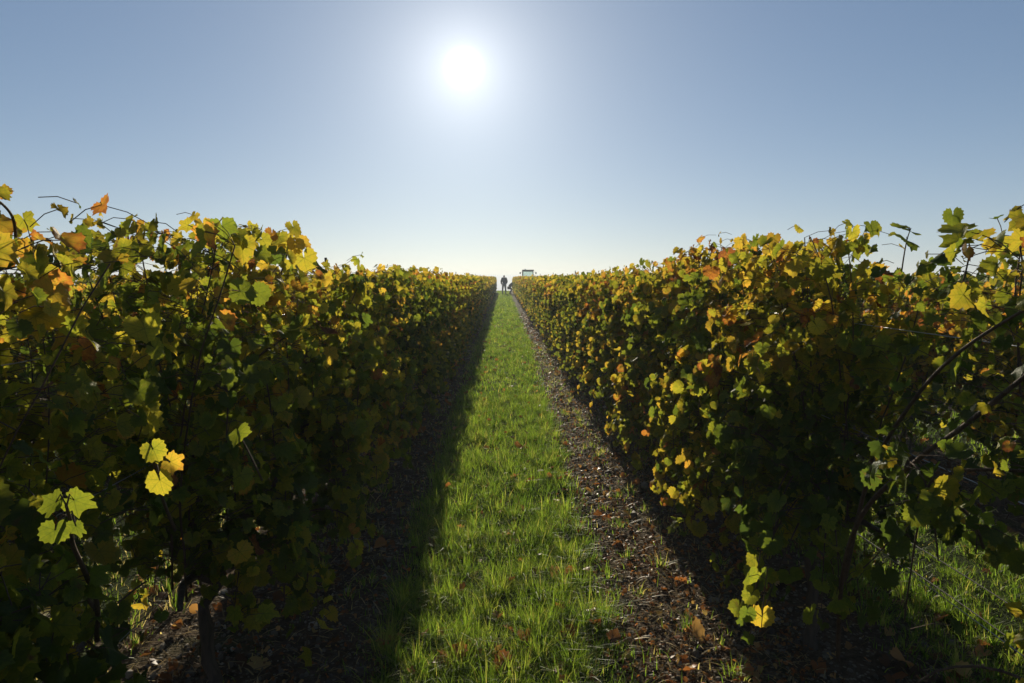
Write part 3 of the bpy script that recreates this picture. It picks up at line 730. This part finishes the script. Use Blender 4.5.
# trellis: thin steel stakes and wires
def old_stem():
    root = None
    for o in bpy.data.objects:
        if o.type == 'EMPTY' and o.name.startswith('grapevine') and abs(o.location.x - 3.30) < .02 and abs(o.location.y - 4.4) < .3: root = o
    if root is None: return
    mb = MB(); rg = np.random.default_rng(2)
    pts = [np.array((-.02 + rg.normal(0, .008), .0 + .03 * math.sin(z * 6), z)) for z in np.linspace(-.06, .56, 9)] + [np.array((-.09, -.05, .60)), np.array((-.20, -.10, .61))]
    mb.tube(pts, [.062, .052, .046, .044, .040, .042, .038, .040, .038, .028, .018], 10)
    for ch in root.children:
        if ch.name.startswith('trunk'): ch.data = mb.mesh("trunk", [M_BARK, M_CANE])
    root['label'] = "grapevine with a stout leaning old trunk, in the second row to the right"
old_stem()
def posts():
    base = None
    rg = random.Random(4)
    for row, x, ys in (('left', -1.03, (4.1, 9.6, 15.1, 20.6, 26.1, 31.6)), ('right', 1.30, (7.05, 12.6, 18.1, 23.6, 29.1)), ('second', 3.30, (5.4, 10.9, 16.4))):
        for i, y in enumerate(ys):
            root = empty("trellis_post", (x, y, 0))
            if base is None:
                mb = MB(); prof = np.array([(-.016, -.010), (.016, -.010), (.016, .010), (.012, .010), (.012, -.006), (-.012, -.006), (-.012, .010), (-.016, .010)])
                n = len(prof); V = np.concatenate([np.c_[prof, np.full(n, z)] for z in (-.1, 1.72)])
                F = [(j, (j + 1) % n, n + (j + 1) % n, n + j) for j in range(n)]
                F += [(n + 0, n + 1, n + 4, n + 5), (n + 1, n + 2, n + 3, n + 4), (n + 5, n + 6, n + 7, n + 0)]
                V[:, :2] *= .42; V[:, 2] = np.where(V[:, 2] > 1, 1.665, V[:, 2]); mb.add(V, None, F)
                base = [mb.mesh("stake", M_DARKWIRE, False)]
                hk = MB()
                hk.tube([(0, .012, 0), (.0, .026, .004), (.0, .030, .016), (0, .022, .022)], .0022, 5); base.append(hk.mesh("wire_hook", M_DARKWIRE))
            link("stake", base[0], root)
            for z in (.60, 1.0, 1.38): link("wire_hook", base[1], root, (0, 0, z))
            root.rotation_euler = (R(rg.uniform(-1.2, 1.2)), R(rg.uniform(-1.2, 1.2)), 0)
            nm = {'left': 'left row', 'right': 'right row', 'second': 'second row to the right'}[row]
            if i < 3: lab = f"{ORD[i]} thin steel stake of the {nm} counted from the camera"
            else: lab = f"thin steel stake buried in leaves far along the {nm}"
            tag(root, lab, 'post', 'thin trellis stakes standing in the vine rows')
posts()
def wires():
    for row, x in (('left', -1.03), ('right', 1.30)):
        for z, hn in ((.60, 'lowest'), (1.0, 'middle'), (1.38, 'top')):
            pts = []
            for k in range(40):
                y = -1.0 + k * 68 / 39; pts.append((x + .018 * (1 if z != 1.0 else -1), y, z - .012 * math.sin(k * 1.3) ** 2))
            mb = MB(); mb.tube(pts, .0014, 5)
            tag(set_obj("trellis_wire", mb, M_STEEL), f"{hn} thin steel wire strung through the vines of the {row} row", 'wire', 'trellis wires of the vine rows')
    for (x, z0, y0, y1, lab) in ((2.02, .10, 1.6, 4.4, 'slack dark wire hanging low over the right aisle grass, the nearer one'),
                             (2.20, .12, 1.6, 4.6, 'slack dark wire low over the right aisle grass, the farther of the pair')):
        mb = MB(); n = 24
        pts = [(x + .02 * math.sin(i * .5), y0 - 2 + (y1 - y0 + 2) * i / n, z0 + .05 * (i / n - .6) ** 2) for i in range(n + 1)]
        # the far end climbs to the wire of the row behind
        for j in range(1, 9): pts.append((x + (1.27 if x < 2.1 else 1.09) * (j / 8) ** 1.2, y1 + .75 * j / 8, z0 + .01 + .48 * (j / 8) ** 1.4))
        mb.tube(pts, .0028, 5)
        tag(set_obj("slack_wire", mb, M_DARKWIRE), lab, 'wire', 'slack wires over the right aisle')
wires()

# pixel helper, used once to measure where single leaves and canes of the photo stand in the place
def at(px, py, dist):
    q = cam.rotation_euler.to_matrix()
    d = q @ Vector(((px - 512) / F_PX, -(py - 341.5) / F_PX, -1.0)); return np.array(Vector(cam.location) + d * dist)

def find_vine(row, y):
    b = None
    for o in bpy.data.objects:
        if o.type == 'EMPTY' and o.name.startswith('grapevine') and abs(o.location.x - ROWS[row]) < .02:
            if b is None or abs(o.location.y - y) < abs(b.location.y - y): b = o
    return b

def hero_shoot(row, y, pts, r0, r1, leaves, seed, name="cane"):
    """a cane that can be told apart in the photo, with its own leaves; joined to the vine it grows from"""
    root = find_vine(row, y); off = np.array(root.location); rg = np.random.default_rng(seed)
    pts = np.array(pts, float)
    # resample smoothly
    t = np.linspace(0, len(pts) - 1, 6 * (len(pts) - 1) + 1); i = np.minimum(t.astype(int), len(pts) - 2); f = (t - i)[:, None]
    P0, P1, P2, P3 = pts[np.maximum(i - 1, 0)], pts[i], pts[i + 1], pts[np.minimum(i + 2, len(pts) - 1)]
    c = .5 * ((2 * P1) + (-P0 + P2) * f + (2 * P0 - 5 * P1 + 4 * P2 - P3) * f ** 2 + (-P0 + 3 * P1 - 3 * P2 + P3) * f ** 3)
    mb = MB(); mb.tube(c - off, np.linspace(r0, r1, len(c)), 7)
    cn = link(name, mb.mesh(name, M_CANE), root)
    if leaves:
        lb = MB()
        for (q, s, tone, tip, nor) in leaves:
            q = np.array(q); j = np.argmin(np.linalg.norm(c - q, axis=1)); 
            lb.tube([c[j] - off, (c[j] + q) / 2 - off + [0, 0, .012], q - off], [.0014, .0012, .0011], 4, mi=1)
            add_leaves(lb, (q - off)[None], np.array([tip], float), np.array([nor], float), np.array([s]), np.array([[tone, rg.uniform(.5, 1), rg.random() * .6]]), 0, rg)
        link("foliage", lb.mesh("foliage", [M_LEAF, M_CANE]), cn)
# big arching dark canes at the lower right
hero_shoot('right', 2.73, [at(838, 660, 2.62), at(842, 580, 2.30), at(862, 515, 1.98), at(915, 462, 1.68), at(965, 425, 1.50), at(1030, 372, 1.34), at(1080, 330, 1.28)], .0085, .004, [], 1)
hero_shoot('right', 2.73, [at(845, 580, 2.4), at(868, 480, 2.0), at(910, 405, 1.75), at(962, 350, 1.55), at(1050, 295, 1.4)], .0070, .0030, [], 2)
hero_shoot('right', 2.73, [at(845, 585, 2.5), at(872, 560, 2.45), at(895, 535, 2.4), at(915, 515, 2.4)], .003, .0015,
           [(at(885, 575, 2.42), .10, .25, (0, 0, -1), (-.6, -1, .4)), (at(898, 545, 2.4), .09, .30, (.4, 0, -1), (-.3, -1, .6))], 3)
# low side growth of the same vine, leaves down to the soil
_r = random.Random(6)
for _k in range(9):
    _x0 = 812 + _r.uniform(-25, 25); _x1 = _r.uniform(738, 862); _y1 = _r.uniform(560, 640); _d = _r.uniform(2.2, 2.75)
    _p = [(_x0, 470, 2.65), ((_x0 * .6 + _x1 * .4), 500, (2.65 + _d) / 2), ((_x0 * .2 + _x1 * .8), (500 + _y1) / 2, _d), (_x1, _y1, _d)]
    _lv = []
    for _f in range(9):
        _t = _f / 8; _sx = _p[2][0] * (1 - _t) + _x1 * _t if _f > 3 else _p[1][0] * (1 - _f / 4) + _p[2][0] * _f / 4
        _sy = 500 + (_y1 - 500) * _t
        _lv.append((at(_sx + _r.uniform(-15, 15), _sy + _r.uniform(-8, 8), _d + _r.uniform(-.06, .06)), _r.uniform(.05, .095), min(.9, max(.15, _r.gauss(.36, .10))),
                    (_r.uniform(-.8, .8), _r.uniform(-.3, .3), -1), (_r.uniform(-1, .4), _r.uniform(-1, .3), _r.uniform(.1, .9))))
    hero_shoot('right', 2.73, [at(*q) for q in _p], .0032, .0013, _lv, 100 + _k)
# single yellow leaf hanging low on the right, and the orange one higher up
hero_shoot('right', 2.73, [at(800, 520, 2.5), at(782, 560, 2.45), at(768, 600, 2.4), at(762, 615, 2.38)], .003, .0014,
           [(at(762, 616, 2.38), .105, .70, (.05, 0, -1), (-.35, -1, .1)), (at(790, 575, 2.4), .09, .30, (.3, 0, -1), (-.4, -1, .3))], 4)
hero_shoot('right', 3.85, [at(740, 350, 3.2), at(722, 362, 3.1), at(714, 372, 3.05)], .003, .0014, [(at(716, 377, 3.02), .11, .88, (-.5, 0, -1), (-.9, -.6, .5))], 5)
# shoots standing above the right row
hero_shoot('right', 2.73, [at(958, 300, 2.2), at(968, 262, 2.15), at(969, 240, 2.12), at(966, 228, 2.1)], .003, .0015,
           [(at(962, 230, 2.1), .125, .50, (-1, .2, .05), (0, -.5, 1)), (at(972, 239, 2.1), .10, .38, (1, .3, -.05), (0, -.3, 1)), (at(960, 240, 2.12), .11, .48, (-1, .1, -.35), (0, -.5, 1)), (at(1001, 243, 2.1), .09, .55, (.1, 0, -1), (-.2, -1, .2))], 6)
hero_shoot('right', 2.73, [at(898, 300, 2.5), at(903, 262, 2.45), at(907, 240, 2.4), at(911, 228, 2.38)], .003, .0015,
           [(at(909, 231, 2.38), .09, .35, (.9, .2, -.2), (0, -.4, 1)), (at(906, 240, 2.4), .10, .32, (1, .1, -.25), (0, -.4, 1)), (at(903, 228, 2.4), .08, .40, (-1, .2, .1), (0, -.4, 1))], 7)
# shoots above the left row
hero_shoot('left', 3.40, [at(277, 290, 3.3), at(283, 268, 3.28), at(288, 250, 3.26), at(293, 233, 3.25)], .006, .004,
           [(at(280, 243, 3.25), .10, .68, (-1, 0, -.3), (-.1, -1, .6)), (at(286, 240, 3.22), .11, .66, (-.1, 0, -1), (0, -1, .3)), (at(296, 243, 3.2), .10, .72, (.4, 0, -1), (0, -1, .2)),
            (at(300, 242, 3.25), .09, .78, (1, 0, -.2), (0, -1, .5)), (at(276, 252, 3.2), .12, .22, (-.5, 0, -1), (.1, -1, .3)), (at(266, 258, 3.2), .11, .60, (-.6, 0, -1), (.1, -1, .3)), (at(304, 258, 3.2), .13, .62, (.1, 0, -1), (0, -1, .2))], 8)
hero_shoot('left', 2.30, [at(214, 290, 2.6), at(221, 262, 2.55), at(222, 246, 2.5), at(220, 236, 2.5)], .0035, .0022,
           [(at(214, 232, 2.5), .085, .50, (-.3, 0, -1), (.5, -1, .2)), (at(229, 236, 2.5), .085, .52, (.5, 0, -1), (-.4, -1, .2))], 9)
hero_shoot('left', 1.20, [at(16, 240, 1.5), at(14, 222, 1.45), at(8, 210, 1.4), at(-6, 198, 1.35), at(-20, 195, 1.3)], .0035, .002, [(at(-6, 192, 1.34), .055, .6, (1, .2, -.3), (0, -.6, 1))], 10)
# the lit group of young leaves low on the left, and the paler single ones
hero_shoot('left', 1.20, [at(97, 640, 1.5), at(97, 605, 1.38), at(84, 570, 1.2), at(73, 545, 1.0), at(70, 520, .90), at(66, 505, .87)], .0060, .0016,
           [(at(56, 502, .87), .048, .40, (-.9, 0, -.5), (.5, -.8, .9)), (at(74, 500, .88), .050, .42, (1, .3, -.7), (-.7, -.8, .5)), (at(55, 530, .88), .040, .38, (-.2, 0, -1), (.6, -1, .2)), (at(76, 526, .88), .034, .36, (.1, 0, -1), (-.2, -1, .3))], 11)
hero_shoot('left', 1.20, [at(97, 612, 1.58), at(80, 590, 1.55), at(60, 572, 1.52), at(40, 565, 1.5)], .005, .002, [], 12)
hero_shoot('left', 2.30, [at(175, 530, 1.6), at(163, 500, 1.3), at(156, 470, 1.08), at(152, 452, 1.03)], .004, .0015,
           [(at(153, 449, 1.02), .042, .52, (.4, 0, -1), (.6, -1, .2)), (at(160, 480, 1.03), .046, .62, (.2, -.1, -1), (-.1, -1, .3)), (at(170, 462, 1.05), .040, .74, (.9, .3, -.6), (-.5, -.7, .7))], 13)
hero_shoot('left', 2.30, [at(262, 480, 1.9), at(250, 455, 1.5), at(240, 436, 1.33)], .003, .0013, [(at(238, 433, 1.32), .052, .44, (.1, .4, -1), (1, -.6, .2))], 14)

# ------------------------------------------------------------------ single fallen leaves one can pick out
def fallen(px, py, sz, tone, az, label, lift=.05):
    d = at(px, py, 1.0) - np.array(cam.location); tt = (lift - EYE) / d[2]; p = np.array(cam.location) + d * tt
    rg = np.random.default_rng(int(px)); mb = MB(); n = 1
    add_leaves(mb, np.array([[0, 0, 0.]]), np.array([[math.cos(az), math.sin(az), .12]]), np.array([[rg.normal(0, .3), rg.normal(0, .3), 1]]), np.array([sz]), np.array([[tone, .8, .2]]), 0, rg, 2.4)
    st = np.array([[0, 0, 0], [-math.cos(az) * .02, -math.sin(az) * .02, .008], [-math.cos(az) * .045, -math.sin(az) * .045, .012]]); mb.tube(st, .0012, 4)
    tag(set_obj("fallen_leaf", mb, M_LITTER, loc=tuple(p)), label, 'fallen leaf', 'fallen leaves on the path')
fallen(510, 534, .10, .86, 2.6, "bright orange curled leaf in the middle of the grass path")
fallen(571, 574, .08, .80, .4, "orange brown leaf near the right edge of the grass path")
fallen(455, 659, .11, .78, 1.9, "reddish brown curled leaf low on the left part of the grass path")
fallen(695, 634, .08, .90, 5.2, "red leaf on the soil strip right of the grass path", .02)
fallen(505, 665, .10, .55, 4.0, "dull brown leaf sunk in the grass nearest the camera")
fallen(558, 668, .09, .97, 3.0, "pale yellow leaf in the grass beside the dull brown one")
fallen(520, 448, .12, .80, 1.0, "orange leaf far up the middle of the grass path")
fallen(901, 660, .09, .85, .3, "orange leaf on the dark grass at the lower right corner", .03)
fallen(960, 675, .10, .95, 2.2, "tan leaf at the bottom right corner of the picture", .03)

# ------------------------------------------------------------------ people at the far end
def skin(name, V, E, rad, m, parent, sub=2, root=0, flat=None):
    me = bpy.data.meshes.new(name); me.from_pydata([tuple(v) for v in V], E, []); me.update()
    o = bpy.data.objects.new(name, me); COL.objects.link(o)
    md = o.modifiers.new('s', 'SKIN'); sv = me.skin_vertices[0].data
    for i, r in enumerate(rad):
        sv[i].radius = (r, r) if not isinstance(r, tuple) else r
        sv[i].use_root = (i == root)
    md.use_smooth_shade = True
    ms = o.modifiers.new('u', 'SUBSURF'); ms.levels = sub; ms.render_levels = sub
    dg = bpy.context.evaluated_depsgraph_get(); dg.update()
    nm = bpy.data.meshes.new_from_object(o.evaluated_get(dg)); nm.name = name; nm.materials.clear(); nm.materials.append(m)
    bpy.data.objects.remove(o); bpy.data.meshes.remove(me)
    for p in nm.polygons: p.use_smooth = True
    return link(name, nm, parent)
M_SKIN = plain("skin", (.42, .26, .19), .55, 0, .06)
M_JACKET = plain("dark_blue_jacket", (.030, .042, .060), .85); M_TROUSERS = plain("pale_trousers", (.30, .33, .36), .9)
M_COAT2 = plain("blue_grey_coat", (.05, .07, .095), .85); M_DENIM = plain("dark_denim", (.035, .045, .07), .9)
M_HAIR = plain("dark_hair", (.03, .022, .015), .7); M_BOOT = plain("boot", (.03, .026, .022), .6)

def person(loc, rz, label, J, jacket, trousers):
    """J: dict of joints in metres (feet on z = 0, facing +y)"""
    root = empty("person", loc, rz); tag(root, label, 'person', 'people working at the far end of the path')
    V, E, Rd = [], [], []; ix = {}
    def add(n, p, r, par=None):
        ix[n] = len(V); V.append(p); Rd.append(r)
        if par is not None: E.append((ix[par], ix[n]))
    P = {k: Vector(v) for k, v in J.items()}
    add('pel', P['pelvis'], .125); add('bel', P['pelvis'].lerp(P['chest'], .45), .115, 'pel'); add('chs', P['chest'], .135, 'bel')
    add('nkb', P['neck'], .058, 'chs'); hd = (P['head'] - P['neck']); add('nk2', P['neck'] + hd * .35, .052, 'nkb'); add('hd1', P['neck'] + hd * .72, .080, 'nk2'); add('hd2', P['neck'] + hd * 1.05, .094, 'hd1'); add('hd3', P['neck'] + hd * 1.38, .070, 'hd2')
    fw = Vector(J.get('face', (0, 1, 0)))
    add('nose', P['neck'] + hd * .98 + fw * .105, .014, 'hd2')
    for s, sx in (('l', -1), ('r', 1)):
        add('sh' + s, P['sh' + s], .062, 'chs'); add('el' + s, P['el' + s], .042, 'sh' + s); add('wr' + s, P['wr' + s], .028, 'el' + s)
        d = (P['wr' + s] - P['el' + s]).normalized(); up = Vector((0, 1, 0)) if abs(d.y) < .8 else Vector((0, 0, 1)); sd = d.cross(up).normalized(); wd = d.cross(sd).normalized()
        add('pm' + s, P['wr' + s] + d * .06, .030, 'wr' + s)
        for f in range(4):
            b = P['wr' + s] + d * .085 + wd * (.028 * (1.5 - f) * .7); L = (.065, .078, .072, .056)[f]
            add(f'f{f}' + s, b, .0095, 'pm' + s); add(f'g{f}' + s, b + d * L * .55 + sd * sx * .006, .0085, f'f{f}' + s); add(f'h{f}' + s, b + d * L * .9 + sd * sx * .022, .007, f'g{f}' + s)
        add('t0' + s, P['wr' + s] + d * .04 + wd * .035, .011, 'pm' + s); add('t1' + s, P['wr' + s] + d * .075 + wd * .05, .009, 't0' + s)
        add('hp' + s, P['pelvis'] + Vector((sx * .09, 0, -.05)), .098, 'pel'); add('kn' + s, P['kn' + s], .058, 'hp' + s); add('an' + s, P['an' + s], .040, 'kn' + s)
        add('to' + s, P['an' + s] + Vector((0, .15, -.045)), .036, 'an' + s)
    skin("body", V, E, Rd, M_SKIN, root)
    # clothes: a jacket over trunk and arms, trousers, boots, hair
    k = ['pel', 'bel', 'chs', 'nkb', 'shl', 'ell', 'wrl', 'shr', 'elr', 'wrr']
    def sub(keys, edges, rads, nm, m):
        vv = [V[ix[q]] if isinstance(q, str) else q for q in keys]; skin(nm, vv, edges, rads, m, root)
    sub(k, [(0, 1), (1, 2), (2, 3), (2, 4), (4, 5), (5, 6), (2, 7), (7, 8), (8, 9)], [.175, .168, .185, .072, .105, .082, .062, .105, .082, .062], "jacket", jacket)
    sub(['pel', 'hpl', 'knl', 'anl', 'hpr', 'knr', 'anr'], [(0, 1), (1, 2), (2, 3), (0, 4), (4, 5), (5, 6)], [.145, .122, .080, .062, .122, .080, .062], "trousers", trousers)
    for s in 'lr':
        skin("boot", [V[ix['an' + s]] + Vector((0, -.03, .02)), V[ix['an' + s]] + Vector((0, -.01, -.045)), V[ix['an' + s]] + Vector((0, .17, -.045))], [(0, 1), (1, 2)], [.052, .052, .044], M_BOOT, root)
    hb = V[ix['hd2']]
    skin("hair", [hb + Vector((0, 0, .045)) - fw * .02, hb - fw * .045 + Vector((0, 0, .0)), hb - fw * .05 + Vector((0, 0, -.06))], [(0, 1), (1, 2)], [.088, .080, .05], M_HAIR, root)
    fm = MB()
    side = fw.cross(Vector((0, 0, 1))).normalized()
    return root
std = dict(pelvis=(0, 0, .95), chest=(0, .03, 1.30), neck=(0, .03, 1.46), head=(0, .05, 1.60), face=(0, 1, -.1),
           shl=(-.18, .02, 1.40), ell=(-.25, .02, 1.13), wrl=(-.22, .16, .93), shr=(.18, .02, 1.40), elr=(.26, .05, 1.14), wrr=(.24, .20, .95),
           knl=(-.13, .03, .51), anl=(-.15, -.03, .09), knr=(.13, .05, .51), anr=(.15, .02, .09))
bent = dict(pelvis=(0, -.12, .62), chest=(0, .14, .90), neck=(0, .26, 1.02), head=(0, .36, 1.10), face=(0, .8, -.55),
            shl=(-.17, .18, .96), ell=(-.22, .36, .76), wrl=(-.12, .56, .70), shr=(.17, .18, .96), elr=(.22, .38, .78), wrr=(.12, .58, .74),
            knl=(-.17, .14, .42), anl=(-.16, -.08, .09), knr=(.17, .14, .42), anr=(.16, -.05, .09))
person((.10, 60.0, .015), R(12), "person in a dark jacket and pale trousers standing at the path's far end", std, M_JACKET, M_TROUSERS)
person((.66, 61.5, .015), R(-95), "person in dark clothes bent down beside the right row, next to the standing one", bent, M_COAT2, M_DENIM)

# ------------------------------------------------------------------ tractor showing above the right row
M_PAINT = plain("dull_green_paint", (.035, .085, .05), .4); M_BLACK = plain("black_rubber", (.02, .02, .02), .85, 0, .3, 30)
M_RIM = plain("cream_rim", (.45, .42, .30), .5); M_FRAME = plain("cab_frame_paint", (.035, .045, .045), .45); M_SEAT = plain("seat_vinyl", (.03, .03, .03), .6)
mg, t_ = mat("cab_glass"); k_ = NT(t_)
gl = k_.n('ShaderNodeBsdfGlossy', {'Color': (.9, .95, .95, 1), 'Roughness': .03}); tp = k_.n('ShaderNodeBsdfTransparent', {'Color': (.86, .92, .90, 1)})
k_.n('ShaderNodeOutputMaterial', {0: k_.n('ShaderNodeMixShader', {0: .08, 1: tp.outputs[0], 2: gl.outputs[0]}).outputs[0]})
M_GLASS = mg
M_LAMP = plain("lamp_glass", (.7, .7, .66), .15)
def tractor():
    root = empty("tractor", (2.62, 72.0, 0), R(180)); root.scale = (1.0, 1.0, 1.03)       # its bonnet toward the camera
    tag(root, "narrow vineyard tractor with a cab, only its cab roof showing above the right row", 'tractor')
    def part(n, mb, m, par=root, smooth=False): return set_obj(n, mb, m, par, smooth)
    b = MB(); b.box((0, .85, .78), (.52, 1.25, .46), bev=.09); b.box((0, 1.49, .74), (.44, .05, .34), bev=.02); part("bonnet", b, M_PAINT)
    g = MB()
    for i in range(6): g.box((0, 1.525, .62 + i * .045), (.36, .012, .018))
    part("grille", g, M_FRAME)
    b = MB(); b.box((0, .15, .48), (.42, 2.1, .26), bev=.05); b.tube([(-.5, -.55, .58), (.5, -.55, .58)], .07, 10); b.tube([(-.46, 1.1, .36), (.46, 1.1, .36)], .05, 10); part("chassis", b, M_FRAME)
    for sx in (-1, 1):
        h = MB(); h.tube([(sx * .16, 1.50, .86), (sx * .16, 1.535, .86)], .05, 16); part("headlight", h, M_LAMP, smooth=True)
        for (yy, rr_, wd) in ((-.55, .58, .28), (1.1, .36, .20)):
            T = MB(); a = np.linspace(0, 2 * math.pi, 33)[:-1]; prof = [(-wd / 2, .62), (-wd / 2 * 1.05, .80), (-wd / 2 * .85, .96), (0, 1.0), (wd / 2 * .85, .96), (wd / 2 * 1.05, .80), (wd / 2, .62)]
            V = np.concatenate([np.stack([np.full(32, x), np.cos(a) * r * rr_, np.sin(a) * r * rr_], -1) for x, r in prof]); F = []
            for i in range(6):
                for j in range(32): F.append((i * 32 + j, i * 32 + (j + 1) % 32, (i + 1) * 32 + (j + 1) % 32, (i + 1) * 32 + j))
            T.add(V, None, F)
            for j in range(18):
                an = j / 18 * 2 * math.pi
                for q in (-1, 1):
                    M = Matrix.Rotation(an + q * .08, 3, 'X') @ Matrix.Rotation(q * .5, 3, 'Z')
                    T.box(np.array(Matrix.Rotation(an + q * .08, 3, 'X') @ Vector((q * wd * .24, 0, rr_ * .99))), (wd * .5, .03, .04), rot=M)
            wh = empty("wheel", (sx * .48, yy, rr_)); wh.parent = root
            part("tyre", T, M_BLACK, wh)
            Rm = MB(); Rm.tube([(-wd * .3, 0, 0), (-wd * .25, 0, 0), (wd * .25, 0, 0), (wd * .3, 0, 0)], [rr_ * .58, rr_ * .62, rr_ * .62, rr_ * .58], 24); Rm.tube([(-wd * .42, 0, 0), (wd * .42, 0, 0)], rr_ * .16, 12); part("rim", Rm, M_RIM, wh)
        f = MB(); n = 10
        for i in range(n):
            a0 = R(15 + 150 * i / n); a1 = R(15 + 150 * (i + 1) / n)
            p0 = np.array((0, -.55 + math.cos(a0) * .66, .58 + math.sin(a0) * .66)); p1 = np.array((0, -.55 + math.cos(a1) * .66, .58 + math.sin(a1) * .66))
            V = [p + np.array((sx * x, 0, 0)) + (np.array((0, 0, .015)) if o else 0) for o in (0, 1) for p, x in ((p0, .34), (p0, .62), (p1, .62), (p1, .34))]
            f.add(V, None, [(0, 1, 2, 3), (4, 7, 6, 5), (0, 4, 5, 1), (2, 6, 7, 3), (1, 5, 6, 2), (0, 3, 7, 4)])
        part("mudguard", f, M_PAINT)
    C = MB()
    for x, y in ((-.56, -.95), (.56, -.95), (-.53, .22), (.53, .22)): C.box((x, y, 1.52), (.07, .07, 1.18), bev=.012)
    for y in (-.95, .22): C.box((0, y, .96), (1.04, .05, .07)); C.box((0, y, 2.08), (1.04, .05, .07))
    for sx in (-1, 1): C.box((sx * .545, -.365, .96), (.05, 1.1, .07)); C.box((sx * .545, -.365, 2.08), (.05, 1.1, .07))
    part("cab_frame", C, M_FRAME)
    r_ = MB(); r_.box((0, -.36, 2.175), (1.26, 1.42, .12), bev=.045); rf = part("roof", r_, M_FRAME)
    w = MB(); w.box((.30, .30, 2.27), (.14, .10, .09), bev=.02); part("work_light", w, M_LAMP, rf)
    for nm, c, sz in (("windscreen", (0, .225, 1.52), (1.0, .006, 1.04)), ("rear_window", (0, -.955, 1.52), (1.04, .006, 1.04))):
        q = MB(); q.box(c, sz); part(nm, q, M_GLASS)
    for sx in (-1, 1):
        q = MB(); q.box((sx * .548, -.365, 1.52), (.006, 1.08, 1.04)); d_ = part("door", q, M_GLASS); h = MB(); h.box((sx * .57, -.80, 1.35), (.02, .12, .03)); part("handle", h, M_FRAME, d_)
        m_ = MB(); m_.tube([(sx * .57, .24, 1.95), (sx * .70, .30, 2.02), (sx * .80, .30, 1.98)], .012, 6); m_.box((sx * .82, .30, 1.90), (.13, .03, .20), bev=.01); part("mirror", m_, M_FRAME)
    s = MB(); s.box((0, -.55, 1.08), (.44, .42, .10), bev=.03); s.box((0, -.76, 1.33), (.42, .09, .44), bev=.03); part("driver_seat", s, M_SEAT)
    a = np.linspace(0, 2 * math.pi, 21); s = MB(); s.tube(np.stack([np.cos(a) * .18, np.sin(a) * .13 - .02, 1.36 + np.sin(a) * .11], -1), .013, 6); s.tube([(0, .12, 1.05), (0, -.02, 1.36)], .018, 6); part("steering_wheel", s, M_SEAT)
    s = MB(); s.tube([(.27, .95, .95), (.31, .95, 1.35), (.31, .93, 1.62)], .028, 10); part("exhaust", s, M_BLACK, smooth=True)
tractor()

# ------------------------------------------------------------------ the hazy air
def haze():
    mb = MB(); mb.box((0, 2400, -13.8), (7000, 6000, 35.2))
    m, t = mat("hazy_air"); k = NT(t)
    v = k.n('ShaderNodeVolumePrincipled', {'Color': (.86, .92, 1.0, 1), 'Density': .0016, 'Anisotropy': .25})
    k.n('ShaderNodeOutputMaterial', {1: v.outputs[0]})
    tag(link("haze", mb.mesh("haze", m, False)), 'thin pale haze hanging in the air over the whole vineyard', 'haze', kind='stuff')
haze()
